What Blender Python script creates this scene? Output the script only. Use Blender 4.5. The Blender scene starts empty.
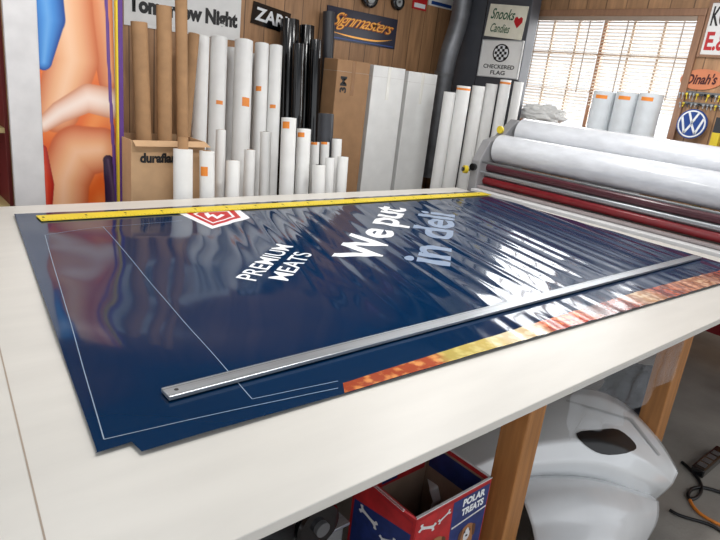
import bpy, bmesh, math, random
from mathutils import Vector, Matrix, noise
from mathutils.bvhtree import BVHTree
random.seed(7)
scene = bpy.context.scene
coll = scene.collection

# ------------------------------------------------------------------ camera
F_PX = 595.0
PITCH, ROLL, AZ = math.radians(17.6), math.radians(6.6), math.radians(47.8)
CAM = Vector((0, 0, 1.65))
fw = Vector((math.cos(AZ)*math.cos(PITCH), math.sin(AZ)*math.cos(PITCH), -math.sin(PITCH)))
r0 = Vector((math.sin(AZ), -math.cos(AZ), 0))
u0 = r0.cross(fw)
cx = r0*math.cos(ROLL) + u0*math.sin(ROLL)
cy = -r0*math.sin(ROLL) + u0*math.cos(ROLL)
cam_data = bpy.data.cameras.new('camera'); cam = bpy.data.objects.new('camera', cam_data)
coll.objects.link(cam)
m = Matrix((cx, cy, -fw)).transposed().to_4x4(); m.translation = CAM
cam.matrix_world = m
cam_data.sensor_width = 36; cam_data.lens = F_PX/720*36; cam_data.clip_start = 0.05
scene.camera = cam

def at(u, v, ax, val):
    """survey helper: where the sight line meets a real plane (axis = value)"""
    d = fw + cx*((u-360)/F_PX) + cy*(-(v-270)/F_PX)
    t = (val-CAM[ax])/d[ax]
    return CAM + d*t
def depth(p): return (Vector(p)-CAM).dot(fw)

# ------------------------------------------------------------------ materials
def lin(c):
    return tuple((x/255/12.92 if x/255 <= .04045 else ((x/255+.055)/1.055)**2.4) for x in c)
MATS = {}
def mat(name, rgb, rough=.5, metal=0, var=.08, scale=8, bump=0, bscale=60, coat=0, alpha=1, trans=0, stretch=(1,1,1), spec=None):
    if name in MATS: return MATS[name]
    m = bpy.data.materials.new(name); m.use_nodes = True
    nt = m.node_tree; b = nt.nodes['Principled BSDF']
    c = lin(rgb)
    tc = nt.nodes.new('ShaderNodeTexCoord'); mp = nt.nodes.new('ShaderNodeMapping')
    mp.inputs['Scale'].default_value = stretch
    nt.links.new(tc.outputs['Object'], mp.inputs['Vector'])
    n = nt.nodes.new('ShaderNodeTexNoise'); n.inputs['Scale'].default_value = scale; n.inputs['Detail'].default_value = 5
    nt.links.new(mp.outputs[0], n.inputs['Vector'])
    r = nt.nodes.new('ShaderNodeValToRGB')
    r.color_ramp.elements[0].position = .3; r.color_ramp.elements[1].position = .7
    r.color_ramp.elements[0].color = (*[max(0, x*(1-var)) for x in c], 1)
    r.color_ramp.elements[1].color = (*[min(1, x*(1+var)) for x in c], 1)
    nt.links.new(n.outputs['Fac'], r.inputs[0]); nt.links.new(r.outputs[0], b.inputs['Base Color'])
    b.inputs['Roughness'].default_value = rough; b.inputs['Metallic'].default_value = metal
    b.inputs['Coat Weight'].default_value = coat; b.inputs['Coat Roughness'].default_value = .05
    b.inputs['Alpha'].default_value = alpha; b.inputs['Transmission Weight'].default_value = trans
    if spec is not None: b.inputs['Specular IOR Level'].default_value = spec
    if bump:
        n2 = nt.nodes.new('ShaderNodeTexNoise'); n2.inputs['Scale'].default_value = bscale
        nt.links.new(mp.outputs[0], n2.inputs['Vector'])
        bp = nt.nodes.new('ShaderNodeBump'); bp.inputs['Strength'].default_value = bump; bp.inputs['Distance'].default_value = .01
        nt.links.new(n2.outputs['Fac'], bp.inputs['Height']); nt.links.new(bp.outputs[0], b.inputs['Normal'])
    MATS[name] = m
    return m
def wood(name, rgb, axis=0, plank=0.0, rough=.5):
    m = mat(name, rgb, rough, var=.25, scale=5, bump=.15, bscale=20, stretch=(6, 6, .6))
    if plank:
        nt = m.node_tree; b = nt.nodes['Principled BSDF']
        g = nt.nodes.new('ShaderNodeNewGeometry'); s = nt.nodes.new('ShaderNodeSeparateXYZ')
        nt.links.new(g.outputs['Position'], s.inputs[0])
        def M(op, a, bb):
            k = nt.nodes.new('ShaderNodeMath'); k.operation = op
            for i, x in enumerate((a, bb)):
                if x is None: continue
                if isinstance(x, (int, float)): k.inputs[i].default_value = x
                else: nt.links.new(x, k.inputs[i])
            return k.outputs[0]
        d = M('DIVIDE', s.outputs[axis], plank)
        fr = M('FRACT', d, None); gr = M('LESS_THAN', fr, .05)
        fl = M('FLOOR', d, None)
        wn = nt.nodes.new('ShaderNodeTexWhiteNoise'); wn.noise_dimensions = '1D'
        nt.links.new(fl, wn.inputs['W'])
        tone = M('ADD', M('MULTIPLY', wn.outputs['Value'], .3), .85)
        fac = M('MULTIPLY', tone, M('SUBTRACT', 1, M('MULTIPLY', gr, .6)))
        mx = nt.nodes.new('ShaderNodeVectorMath'); mx.operation = 'SCALE'
        src = b.inputs['Base Color'].links[0].from_socket
        nt.links.new(src, mx.inputs[0]); nt.links.new(fac, mx.inputs['Scale'])
        nt.links.new(mx.outputs[0], b.inputs['Base Color'])
    return m
W = mat('white_vinyl', (232, 232, 230), .45, var=.04)
WB = mat('white_card', (218, 218, 216), .6, var=.05)
KR = mat('kraft_card', (166, 128, 90), .75, var=.12, scale=12)
KR2 = mat('brown_carton', (150, 114, 80), .75, var=.1, scale=10)
KR3 = mat('light_carton', (196, 160, 122), .75, var=.08, scale=10)
BK = mat('black_vinyl', (14, 15, 18), .14, var=.2, coat=.4)
DG = mat('dark_grey', (52, 54, 60), .4, var=.2)
GR = mat('grey_metal', (120, 122, 124), .4, metal=.6, var=.12)
LG = mat('light_grey_paint', (176, 178, 178), .45, var=.06)
OR = mat('orange_tape', (232, 138, 50), .45)
RD = mat('red_paint', (128, 28, 36), .3, var=.12, coat=.2)
RDB = mat('bright_red', (190, 32, 38), .45)
YL = mat('yellow_paint', (228, 202, 50), .45, var=.06)
STEEL = mat('brushed_steel', (176, 180, 184), .32, metal=.7, var=.12, scale=30, stretch=(.2, 6, 1))
PURP = mat('purple_paint', (92, 54, 130), .5)
TXW = mat('print_white', (236, 238, 240), .3, var=.01, spec=.3)
TXB = mat('print_black', (20, 20, 22), .5)
NAVY = mat('navy_vinyl', (0, 38, 72), .085, var=.05, scale=3, coat=0, spec=.46)
WOODLEG = mat('leg_wood', (160, 108, 58), .55, var=.22, scale=5, bump=.15, bscale=20, stretch=(8, 8, .6))
PANEL_X = wood('wall_panelling', (164, 124, 88), 0, .2)
PANEL_Y = wood('wall_panelling_side', (172, 132, 96), 1, .2)
WFRAME = mat('window_frame_wood', (150, 112, 86), .5, var=.15, stretch=(5, 5, .6))
BLUE = mat('blue_print', (30, 70, 140), .4)

# ------------------------------------------------------------------ object helpers
def link(o): coll.objects.link(o); return o
def top(o, label, cat, group=None, kind=None):
    o['label'] = label; o['category'] = cat
    if group: o['group'] = group
    if kind: o['kind'] = kind
    return o
def mk(name, verts, faces, mats, smooth=False, midx=None, bevel=0, origin=None):
    me = bpy.data.meshes.new(name)
    verts = [Vector(v) for v in verts]
    if origin is None:
        lo = Vector([min(v[i] for v in verts) for i in range(3)]); hi = Vector([max(v[i] for v in verts) for i in range(3)])
        origin = Vector(((lo.x+hi.x)/2, (lo.y+hi.y)/2, lo.z))
    origin = Vector(origin)
    me.from_pydata([v-origin for v in verts], [], faces)
    if not isinstance(mats, (list, tuple)): mats = [mats]
    for mm in mats: me.materials.append(mm)
    if midx:
        for p, i in zip(me.polygons, midx): p.material_index = i
    if smooth:
        for p in me.polygons: p.use_smooth = True
    me.update()
    o = bpy.data.objects.new(name, me); o.location = origin; link(o)
    if bevel:
        b = o.modifiers.new('bevel', 'BEVEL'); b.width = bevel; b.segments = 2; b.limit_method = 'ANGLE'
    return o
def par(child, parent):
    child.parent = parent
    child.matrix_parent_inverse = Matrix.Translation(parent.location).inverted()
    return child
def empty(name, loc):
    e = bpy.data.objects.new(name, None); e.location = loc; e.empty_display_size = .1; return link(e)
BOXF = [(0, 3, 2, 1), (4, 5, 6, 7), (0, 1, 5, 4), (1, 2, 6, 5), (2, 3, 7, 6), (3, 0, 4, 7)]
def boxverts(lo, hi):
    x0, y0, z0 = lo; x1, y1, z1 = hi
    return [(x0, y0, z0), (x1, y0, z0), (x1, y1, z0), (x0, y1, z0), (x0, y0, z1), (x1, y0, z1), (x1, y1, z1), (x0, y1, z1)]
def box(name, lo, hi, mats, bevel=.004):
    return mk(name, boxverts(lo, hi), BOXF, mats, bevel=bevel)
def multibox(name, boxes, mats, bevel=0, midx=None):
    vs, fs, mi = [], [], []
    for k, (lo, hi) in enumerate(boxes):
        b = len(vs); vs += boxverts(lo, hi); fs += [tuple(i+b for i in f) for f in BOXF]
        mi += [midx[k] if midx else 0]*6
    return mk(name, vs, fs, mats, midx=mi, bevel=bevel)
def revolve(name, p0, p1, prof, mats, n=32, smooth=True, closed=False):
    p0, p1 = Vector(p0), Vector(p1); ax = (p1-p0); L = ax.length; ax.normalize()
    q = ax.orthogonal().normalized(); w = ax.cross(q)
    vs, fs = [], []
    for a, r in prof:
        for i in range(n):
            th = 2*math.pi*i/n
            vs.append(p0+ax*(a*L)+(q*math.cos(th)+w*math.sin(th))*r)
    R = len(prof)
    for j in range(R if closed else R-1):
        for i in range(n):
            a, b = j*n+i, j*n+(i+1) % n; c, d = ((j+1) % R)*n+(i+1) % n, ((j+1) % R)*n+i
            fs.append((a, b, c, d))
    o = mk(name, vs, fs, mats, origin=p0)
    for p in o.data.polygons: p.use_smooth = smooth
    o.data.update()
    try: o.data.set_sharp_from_angle(angle=math.radians(40))
    except Exception: pass
    return o
def tube(name, p0, p1, ro, ri, mats, n=32):
    return revolve(name, p0, p1, [(0, ri), (0, ro), (1, ro), (1, ri)], mats, n, closed=True)
def cyl(name, p0, p1, r, mats, n=32):
    return revolve(name, p0, p1, [(0, .0001), (0, r), (1, r), (1, .0001)], mats, n)
def pipe(name, pts, r, mats):
    cu = bpy.data.curves.new(name, 'CURVE'); cu.dimensions = '3D'
    sp = cu.splines.new('NURBS'); sp.points.add(len(pts)-1)
    for p, q in zip(sp.points, pts): p.co = (*q, 1)
    sp.use_endpoint_u = True; sp.order_u = 4; sp.resolution_u = 10
    cu.bevel_depth = r; cu.bevel_resolution = 4; cu.use_fill_caps = True
    o = bpy.data.objects.new(name, cu); link(o)
    dg = bpy.context.evaluated_depsgraph_get()
    me = bpy.data.meshes.new_from_object(o.evaluated_get(dg)); me.name = name
    bpy.data.objects.remove(o)
    me.materials.clear(); me.materials.append(mats)
    for p in me.polygons: p.use_smooth = True
    c = Vector(pts[0])
    for v in me.vertices: v.co -= c
    o = bpy.data.objects.new(name, me); o.location = c; return link(o)
def text(name, s, mats, org, xd, yd, w=None, h=None, bold=.0, shear=0, drape=None, depth_=.0008, spacing=1.0, arch=0):
    cu = bpy.data.curves.new(name, 'FONT'); cu.body = s; cu.size = 1; cu.offset = bold; cu.shear = shear; cu.space_character = spacing
    cu.resolution_u = 4
    o = bpy.data.objects.new(name, cu); link(o)
    dg = bpy.context.evaluated_depsgraph_get()
    me = bpy.data.meshes.new_from_object(o.evaluated_get(dg)); me.name = name
    bpy.data.objects.remove(o)
    xs = [v.co.x for v in me.vertices]; ys = [v.co.y for v in me.vertices]
    x0, x1, y0, y1 = min(xs), max(xs), min(ys), max(ys)
    sx = (w/(x1-x0)) if w else None; sy = (h/(y1-y0)) if h else None
    sx = sx or sy; sy = sy or sx
    xd = Vector(xd).normalized(); yd = Vector(yd).normalized(); zd = xd.cross(yd); org = Vector(org)
    for v in me.vertices:
        t = (v.co.x-x0)/(x1-x0)
        v.co = org + xd*((v.co.x-x0)*sx) + yd*((v.co.y-y0)*sy + arch*(4*t*(1-t))) + zd*depth_
    me.materials.clear(); me.materials.append(mats)
    if drape: drape_mesh(me, drape)
    c = org.copy()
    for v in me.vertices: v.co -= c
    o = bpy.data.objects.new(name, me); o.location = c; return link(o)
def drape_mesh(me, lift):
    bm = bmesh.new(); bm.from_mesh(me)
    xs = [v.co.x for v in bm.verts]; ys = [v.co.y for v in bm.verts]
    for ax, lo, hi in ((0, min(xs), max(xs)), (1, min(ys), max(ys))):
        k = lo
        stp = .008 if ax == 0 else .03
        while k < hi:
            co = [0, 0, 0]; co[ax] = k; no = [0, 0, 0]; no[ax] = 1
            bmesh.ops.bisect_plane(bm, geom=bm.verts[:]+bm.edges[:]+bm.faces[:], plane_co=co, plane_no=no, dist=1e-5)
            k += stp
    for v in bm.verts: v.co.z = hb(v.co.x, v.co.y)+lift
    for f in bm.faces: f.smooth = True
    bm.to_mesh(me); bm.free()
def catmull(pts, n=6):
    out = []; N = len(pts)
    for i in range(N):
        P0, P1, P2, P3 = [Vector(pts[(i+k) % N]) for k in (-1, 0, 1, 2)]
        for j in range(n):
            a = j/n; out.append(tuple(.5*((2*P1)+(-P0+P2)*a+(2*P0-5*P1+4*P2-P3)*a*a+(-P0+3*P1-3*P2+P3)*a**3)))
    return out
def triang(o):
    bm = bmesh.new(); bm.from_mesh(o.data); bmesh.ops.triangulate(bm, faces=bm.faces[:], ngon_method='EAR_CLIP'); bm.to_mesh(o.data); bm.free(); return o

# ================================================================== ROOM
YB, XW, H = 4.95, 5.62, 3.0
def structure(o, lab, cat): return top(o, lab, cat, kind='structure')
FLOOR = mat('concrete_floor', (150, 144, 136), .7, var=.2, scale=3, bump=.2)
structure(mk('floor', boxverts((-2, -1.5, -.1), (XW+.1, YB+.1, 0)), BOXF, FLOOR), 'worn grey concrete workshop floor', 'floor')
structure(box('wall_back', (-2, YB, 0), (XW+.1, YB+.1, H), PANEL_X, 0), 'brown vertical wood panelling behind the vinyl rolls', 'wall')
wy0, wy1 = 2.34, 4.02
wz0, wz1 = 1.45, 2.47
structure(multibox('wall_right', [((XW, -1.5, 0), (XW+.1, YB, wz0)), ((XW, -1.5, wz1), (XW+.1, YB, H)),
    ((XW, -1.5, wz0), (XW+.1, wy0, wz1)), ((XW, wy1, wz0), (XW+.1, YB, wz1))], PANEL_Y), 'wood panelled wall around the workshop window', 'wall')
CEIL = mat('ceiling_board', (158, 166, 172), .8)
structure(box('ceiling', (-2, -1.5, H), (XW+.1, YB+.1, H+.05), CEIL, 0), 'pale boarded workshop ceiling', 'ceiling')

win = empty('window_1', (XW, (wy0+wy1)/2, wz0)); structure(win, 'bright workshop window with wood frame and fine slatted blinds', 'window')
fr = .06
bx = [((XW-.03, wy0-fr, wz0-fr), (XW+.08, wy1+fr, wz0)), ((XW-.03, wy0-fr, wz1), (XW+.08, wy1+fr, wz1+fr)),
      ((XW-.03, wy0-fr, wz0), (XW+.08, wy0, wz1)), ((XW-.03, wy1, wz0), (XW+.08, wy1+fr, wz1)),
      ((XW+.02, (wy0+wy1)/2-.018, wz0), (XW+.07, (wy0+wy1)/2+.018, wz1))]
par(multibox('window_frame', bx, WFRAME, .004), win)
MUN = mat('muntin_paint', (160, 142, 126), .5)
bx = []
for k in (1, 2, 4, 5):
    y = wy0+(wy1-wy0)*k/6; bx.append(((XW+.03, y-.011, wz0), (XW+.055, y+.011, wz1)))
for k in (1, 2):
    z = wz0+(wz1-wz0)*k/3; bx.append(((XW+.032, wy0, z-.011), (XW+.053, wy1, z+.011)))
par(multibox('muntins', bx, MUN), win)
par(box('window_sill', (XW-.16, wy0-.08, wz0-fr-.03), (XW+.02, wy1+.08, wz0-fr), WFRAME, .004), win)
SL = mat('blind_slat', (192, 180, 166), .5)
def slats(ya_, yb_, n_, th_):
    vs_, fs_ = [], []
    for k in range(n_):
        z = wz1-.05-k*.030; b_ = len(vs_)
        vs_ += [(XW-.018, ya_, z-.009), (XW-.018, yb_, z-.009), (XW+.004, yb_, z+.003), (XW+.004, ya_, z+.003),
                (XW-.018, ya_, z-.009+th_), (XW-.018, yb_, z-.009+th_), (XW+.004, yb_, z+.003+th_), (XW+.004, ya_, z+.003+th_)]
        fs_ += [tuple(i+b_ for i in f) for f in BOXF]
    return mk('blind_slats', vs_, fs_, SL)
par(slats((wy0+wy1)/2+.01, wy1-.01, 31, .003), win)
par(slats(wy0+.01, (wy0+wy1)/2-.01, 26, .003), win)
bx = [((XW-.02, wy0+.005, wz1-.04), (XW+.02, wy1-.005, wz1))]
for yy in (wy1-.7, wy1-.12, wy0+.1, wy0+.6): bx.append(((XW-.012, yy, wz1-.7), (XW-.008, yy+.010, wz1)))
par(multibox('blind_head_rail', bx, MUN), win)
# ================================================================== TABLE
T = .82
TOPM = mat('table_white', (213, 209, 201), .36, var=.04, scale=4, bump=.03, bscale=60, stretch=(.6, 3, 1))
table = empty('work_table', (1.8, 2.1, 0)); top(table, 'large worn off-white work table on square wooden legs', 'table')
par(box('table_top', (-.9, .775, T-.028), (4.22, 3.49, T), TOPM, .003), table)
seam = mat('seam_line', (166, 150, 134), .6)
a, b = at(45, 540, 2, T), at(0, 350, 2, T)
dirv = (b-a).normalized(); a2 = a-dirv*.18; b2 = a+dirv*2.5; nn = Vector((-dirv.y, dirv.x, 0))*.0018
par(mk('top_seam', [a2-nn+Vector((0, 0, .0006)), a2+nn+Vector((0, 0, .0006)), b2+nn+Vector((0, 0, .0006)), b2-nn+Vector((0, 0, .0006))], [(0, 3, 2, 1)], seam), table)
for (x, y, w_) in [(.38, .80, .09), (1.475, .80, .09), (2.56, .79, .105), (4.1, .80, .09), (-.6, .80, .09), (-.6, 3.34, .09), (.8, 3.34, .09), (2.2, 3.34, .09), (4.0, 3.34, .09)]:
    par(box('leg', (x, y, 0), (x+w_, y+.09, T-.028), WOODLEG, .004), table)
par(box('under_rail', (-.6, .9, T-.12), (4.1, .94, T-.028), WOODLEG, .002), table)
par(box('under_rail', (-.6, 3.3, T-.12), (4.1, 3.34, T-.028), WOODLEG, .002), table)

# ================================================================== BANNER
def sst(a, b, x):
    t = max(0, min(1, (x-a)/(b-a))); return t*t*(3-2*t)
def hb(x, y):
    f = min(1, .10+abs(y-1.29)/.3)*min(1, .10+max(0, abs(y-3.15)-.04)/.25)
    a = sst(1.1, 2.1, x)
    w1 = noise.noise(Vector((x*.7, y*.22, 3)))
    xx = x-.34*y+.10*w1
    am = .55+1.2*abs(noise.noise(Vector((xx*2.2, y*.18, 31))))
    s1 = math.sin(xx*2*math.pi/.122); s2 = math.sin(xx*2*math.pi/.078+2.1)
    s3 = noise.noise(Vector((xx*6.5, y*.12, 11)))
    ridge = .0018*am*s1+.0006*am*s2+.0020*s3
    lo = noise.noise(Vector((x*2.0, y*1.4, 1.7)))*.0095+noise.noise(Vector((x*4.6, y*3.0, 5.2)))*.0042
    return T+.010+f*(a*ridge+lo*(1-.88*a))
A_, B_, C_, D_ = Vector((.34, 1.108)), Vector((4.02, .97)), Vector((4.2, 3.27)), Vector((.62, 3.27))
NX, NY = 700, 110
vs, fs = [], []
for j in range(NY+1):
    for i in range(NX+1):
        s, t = i/NX, j/NY
        p = (A_*(1-s)+B_*s)*(1-t)+(D_*(1-s)+C_*s)*t
        if j <= 3 and s <= .022: p.y = max(p.y, 1.150+.0015*j)
        vs.append((p.x, p.y, hb(p.x, p.y)))
for j in range(NY):
    for i in range(NX):
        a = j*(NX+1)+i; fs.append((a, a+1, a+NX+2, a+NX+1))
banner = mk('vinyl_banner', vs, fs, NAVY, smooth=True, origin=(2.2, 2.1, T))
top(banner, 'glossy rippled dark navy printed vinyl banner spread on the table', 'banner')

def stripmesh(name, segs, w, m_, lift=.0011):
    vs, fs = [], []
    for p, q in segs:
        p, q = Vector(p), Vector(q); d = (q-p); L = d.length; d.normalize(); n = Vector((-d.y, d.x))*w/2
        k = max(1, int(L/.012)); b = len(vs)
        for i in range(k+1):
            c = p+d*(L*i/k)
            for e in (c-n, c+n): vs.append((e.x, e.y, hb(e.x, e.y)+lift))
        for i in range(k): fs.append((b+2*i, b+2*i+2, b+2*i+3, b+2*i+1))
    return mk(name, vs, fs, m_)
LINE = mat('outline_print', (140, 158, 176), .3)
def g(u, v): p = at(u, v, 2, T+.008); return (p.x, p.y)
segs = [(g(103, 228), g(252, 400)), (g(252, 400), g(338, 381)), (g(45, 236), g(104, 440)), (g(104, 440), g(338, 388)), (g(45, 236), g(104, 228)),
        (g(104, 228), g(182, 221))]
par(stripmesh('printed_outline', segs, .0026, LINE), banner)
# food photo strip
FOOD = bpy.data.materials.new('food_print'); FOOD.use_nodes = True
nt = FOOD.node_tree; bs = nt.nodes['Principled BSDF']; bs.inputs['Roughness'].default_value = .16
ge = nt.nodes.new('ShaderNodeNewGeometry')
no = nt.nodes.new('ShaderNodeTexNoise'); no.inputs['Scale'].default_value = 26; no.inputs['Detail'].default_value = 9; no.inputs['Roughness'].default_value = .7
vo = nt.nodes.new('ShaderNodeTexVoronoi'); vo.inputs['Scale'].default_value = 30
nw = nt.nodes.new('ShaderNodeTexNoise'); nw.inputs['Scale'].default_value = 12; nw.inputs['Detail'].default_value = 3
for q in (no, vo, nw): nt.links.new(ge.outputs['Position'], q.inputs['Vector'])
sp = nt.nodes.new('ShaderNodeSeparateXYZ'); nt.links.new(ge.outputs['Position'], sp.inputs[0])
mr = nt.nodes.new('ShaderNodeMapRange'); mr.inputs[1].default_value = 1.0; mr.inputs[2].default_value = 4.0
nt.links.new(sp.outputs[0], mr.inputs[0])
ad = nt.nodes.new('ShaderNodeMath'); ad.operation = 'MULTIPLY_ADD'; ad.inputs[1].default_value = .05; nt.links.new(nw.outputs['Fac'], ad.inputs[0]); nt.links.new(mr.outputs[0], ad.inputs[2])
su = nt.nodes.new('ShaderNodeMath'); su.operation = 'SUBTRACT'; su.inputs[1].default_value = .025; nt.links.new(ad.outputs[0], su.inputs[0])
def ramp(cols):
    c_ = nt.nodes.new('ShaderNodeValToRGB')
    for k, (p, c) in enumerate(cols):
        e = c_.color_ramp.elements[k] if k < 2 else c_.color_ramp.elements.new(p)
        e.position = p; e.color = (*lin(c), 1)
    nt.links.new(su.outputs[0], c_.inputs[0]); return c_
pos = [0, .12, .14, .22, .25, .31, .33, .42, .45, .53, .60, .66, .80, .90]
A1 = [(218, 140, 76), (222, 150, 84), (206, 190, 110), (222, 204, 130), (238, 226, 198), (232, 216, 180), (220, 104, 44), (228, 130, 56), (96, 44, 34), (180, 64, 40), (232, 214, 184), (196, 80, 48), (226, 180, 140), (170, 80, 56)]
A2 = [(156, 62, 30), (170, 72, 36), (184, 164, 84), (204, 180, 100), (224, 204, 164), (214, 186, 140), (160, 40, 24), (190, 66, 30), (60, 30, 26), (116, 36, 26), (196, 156, 120), (116, 36, 26), (170, 110, 76), (94, 36, 30)]
ra, rb = ramp(list(zip(pos, A1))), ramp(list(zip(pos, A2)))
ms_ = nt.nodes.new('ShaderNodeMath'); ms_.operation = 'MULTIPLY_ADD'; ms_.inputs[1].default_value = .45
nt.links.new(vo.outputs['Distance'], ms_.inputs[0])
sc_ = nt.nodes.new('ShaderNodeMath'); sc_.operation = 'MULTIPLY'; sc_.inputs[1].default_value = .7; nt.links.new(no.outputs['Fac'], sc_.inputs[0]); nt.links.new(sc_.outputs[0], ms_.inputs[2])
r2 = nt.nodes.new('ShaderNodeValToRGB'); r2.color_ramp.elements[0].position = .46; r2.color_ramp.elements[1].position = .62
nt.links.new(ms_.outputs[0], r2.inputs[0])
mx = nt.nodes.new('ShaderNodeMix'); mx.data_type = 'RGBA'
nt.links.new(r2.outputs[0], mx.inputs[0]); nt.links.new(ra.outputs[0], mx.inputs[6]); nt.links.new(rb.outputs[0], mx.inputs[7])
nt.links.new(mx.outputs[2], bs.inputs['Base Color'])
def flo(x): s = (x-.34)/3.68; return 1.108-.138*s+.002
def fhi(x): return flo(x)+.045+.075*min(1, max(0, (x-1)/1.8))
vs, fs = [], []
n = 330
for i in range(n+1):
    x = .98+(3.98-.98)*i/n; ylo, yhi = flo(x), fhi(x)
    for k in range(9):
        y = ylo+(yhi-ylo)*k/8; xs_ = x+.03*(k/8); vs.append((xs_, y, hb(xs_, y)+.0008))
for i in range(n):
    for k in range(8):
        a = i*9+k; fs.append((a, a+9, a+10, a+1))
par(mk('food_picture_strip', vs, fs, FOOD, smooth=True), banner)
# lettering
ang = math.radians(40)
xd = Vector((math.cos(ang), math.sin(ang), 0)); yd = Vector((-math.sin(ang), math.cos(ang), 0))
def btext(s, p, w, h, m_=TXW, bold=.012, spacing=1.0):
    return par(text('printed_lettering', s, m_, p, xd, yd, w, h, bold, drape=.0012, spacing=spacing), banner)
p = at(256, 281, 2, T+.007)
btext('PREMIUM', p, .56, .088, bold=.008)
btext('MEATS', p+xd*.06-yd*.118, .42, .088, bold=.008)
TXG = mat('print_pale_blue', (136, 152, 176), .3, var=.02, spec=.3)
p = at(393, 267, 2, T+.007)
btext('We put', p, 1.42, .30, bold=.026, spacing=.96)
btext('in deli', p+xd*.14-yd*.27, 1.30, .25, TXG, bold=.02, spacing=.96)
def lpoly(pts, m_, lift):
    me = bpy.data.meshes.new('e'); v = [(*g(*p), T) for p in pts]
    me.from_pydata(v, [], [tuple(range(len(v)))]); drape_mesh(me, lift)
    me.materials.append(m_); o = bpy.data.objects.new('printed_emblem', me); link(o); return par(o, banner)
lpoly([(178, 213.5), (212, 229), (250, 218.5), (240, 210.5), (186, 212)], TXW, .0010)
lpoly([(187, 214), (213, 226), (241, 217.8), (234, 211), (193, 212.5)], RDB, .0013)
lpoly([(193, 214.3), (213, 223.8), (235, 217.3), (229, 211.5), (197, 213)], TXW, .0015)
lpoly([(196, 214.5), (213, 222.8), (232, 217.2), (227, 212), (199, 213.3)], RDB, .0017)
lpoly([(204, 214), (208, 218.5), (212, 216.5), (217, 219.5), (225, 215.5), (221, 214.5), (217, 217), (213, 214.5), (210, 215.5), (208, 213.2)], TXW, .0020)

# ================================================================== RULERS
yr = empty('yellow_ruler', (2.5, 3.15, T+.012)); top(yr, 'long yellow aluminium ruler with black graduations', 'ruler')
ZR = T+.0135
par(box('ruler_blade', (.70, 3.09, ZR), (4.22, 3.195, ZR+.005), YL, .001), yr)
bx = []
for k in range(int(3.50/.02)):
    x = .71+k*.02; l = .026 if k % 5 == 0 else .012
    bx.append(((x, 3.092, ZR+.005), (x+.0015, 3.092+l, ZR+.0054)))
    if k % 10 == 0: bx.append(((x+.008, 3.14, ZR+.005), (x+.018, 3.16, ZR+.0054)))
gr_ = par(multibox('graduations', bx, TXB), yr); gr_['kind'] = 'stuff'
sr = empty('steel_straightedge', (2.2, 1.29, T+.01)); top(sr, 'long grey steel straightedge bar lying on the banner', 'ruler')
a, b = at(165, 397, 2, T+.012), at(697, 258, 2, T+.012)
d = (b-a); L = d.length; d.normalize(); n = Vector((-d.y, d.x, 0))*.026
zz = T+.0135; up = Vector((0, 0, .012))
a.z = b.z = zz
par(mk('bar', [a-n, b-n, b+n, a+n, a-n+up, b-n+up, b+n+up, a+n+up], BOXF, STEEL, bevel=.002), sr)
par(cyl('hanging_hole', a+d*.03+up*.98, a+d*.03+up*1.03, .006, TXB, 16), sr)
gv = [a+n*.55+up*1.01, b+n*.55+up*1.01, b+n*.62+up*1.01, a+n*.62+up*1.01]
par(mk('scribed_edge', gv, [(0, 1, 2, 3)], DG), sr)

# ================================================================== ROLLS
def roll(p0, p1, r, m_, label, group, core=KR, tags=(), name='vinyl_roll', cat='vinyl roll', prot=.0):
    p0, p1 = Vector(p0), Vector(p1); ax = (p1-p0).normalized()
    e = empty(name, p0)
    par(tube('wrapped_vinyl' if m_ is not KR else 'tube_wall', p0, p1, r, r*.55, m_), e)
    if m_ is not KR: par(tube('core', p0+ax*.002, p1+ax*(.004+prot), r*.545, r*.42, core), e)
    tocam = (CAM-p1); tocam.z = 0; tocam = (tocam-ax*tocam.dot(ax)).normalized(); sd = ax.cross(tocam)
    for (t0, wd, a0, a1) in tags:
        q1 = p1-ax*t0; q0 = q1-ax*wd; vs_, fs_ = [], []
        for i in range(9):
            th_ = a0+(a1-a0)*i/8; dd = tocam*math.cos(th_)+sd*math.sin(th_)
            vs_ += [q0+dd*(r+.0012), q1+dd*(r+.0012)]
        fs_ = [(2*i, 2*i+2, 2*i+3, 2*i+1) for i in range(8)]
        par(mk('tape_tag', vs_, fs_, OR, smooth=True), e)
    top(e, label, cat, group)
    return e
def standing(ut, vt, ub, wpx, yt, yb, m_, label, group, core=KR, tags=(), prot=0, name='vinyl_roll', cat='vinyl roll'):
    tp = at(ut, vt, 1, yt); bp = at(ub, 200, 1, yb)
    d = bp-tp; k = (tp.z-.015)/(tp.z-bp.z); bot = tp+d*k
    r = wpx/2*depth(tp)/F_PX
    bot.z = .0+r*.12+.004
    return roll(bot, tp, r, m_, label, group, core, tags, name, cat, prot)
GT = 'tall rolls leaning behind the table'; GS = 'short rolls standing behind the table'; GK = 'kraft cardboard tubes in the carton'
KL = 'brown kraft cardboard tube standing in the carton'
standing(139, 22, 146, 16, 4.0, 3.95, KR, KL, GK, name='cardboard_tube', cat='cardboard tube')
standing(164, 6, 165, 15, 4.0, 3.95, KR, KL, GK, name='cardboard_tube', cat='cardboard tube')
standing(181, -12, 183, 12, 3.98, 3.95, KR, KL, GK, name='cardboard_tube', cat='cardboard tube')
standing(194, 34, 179, 11, 4.5, 4.32, KR, 'brown kraft cardboard tube leaning beside the carton', GK, name='cardboard_tube', cat='cardboard tube')
WL = 'tall roll of white vinyl leaning against the wall'
WLO = 'tall white vinyl roll with orange tape tag'
standing(202, 37, 197, 15, 4.62, 4.34, W, WL, GT)
standing(219, 38, 214, 17, 4.62, 4.34, W, WLO, GT, tags=((.5, .03, -.1, .7),))
standing(232, 48, 227, 11, 4.86, 4.66, WB, WL, GT)
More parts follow.
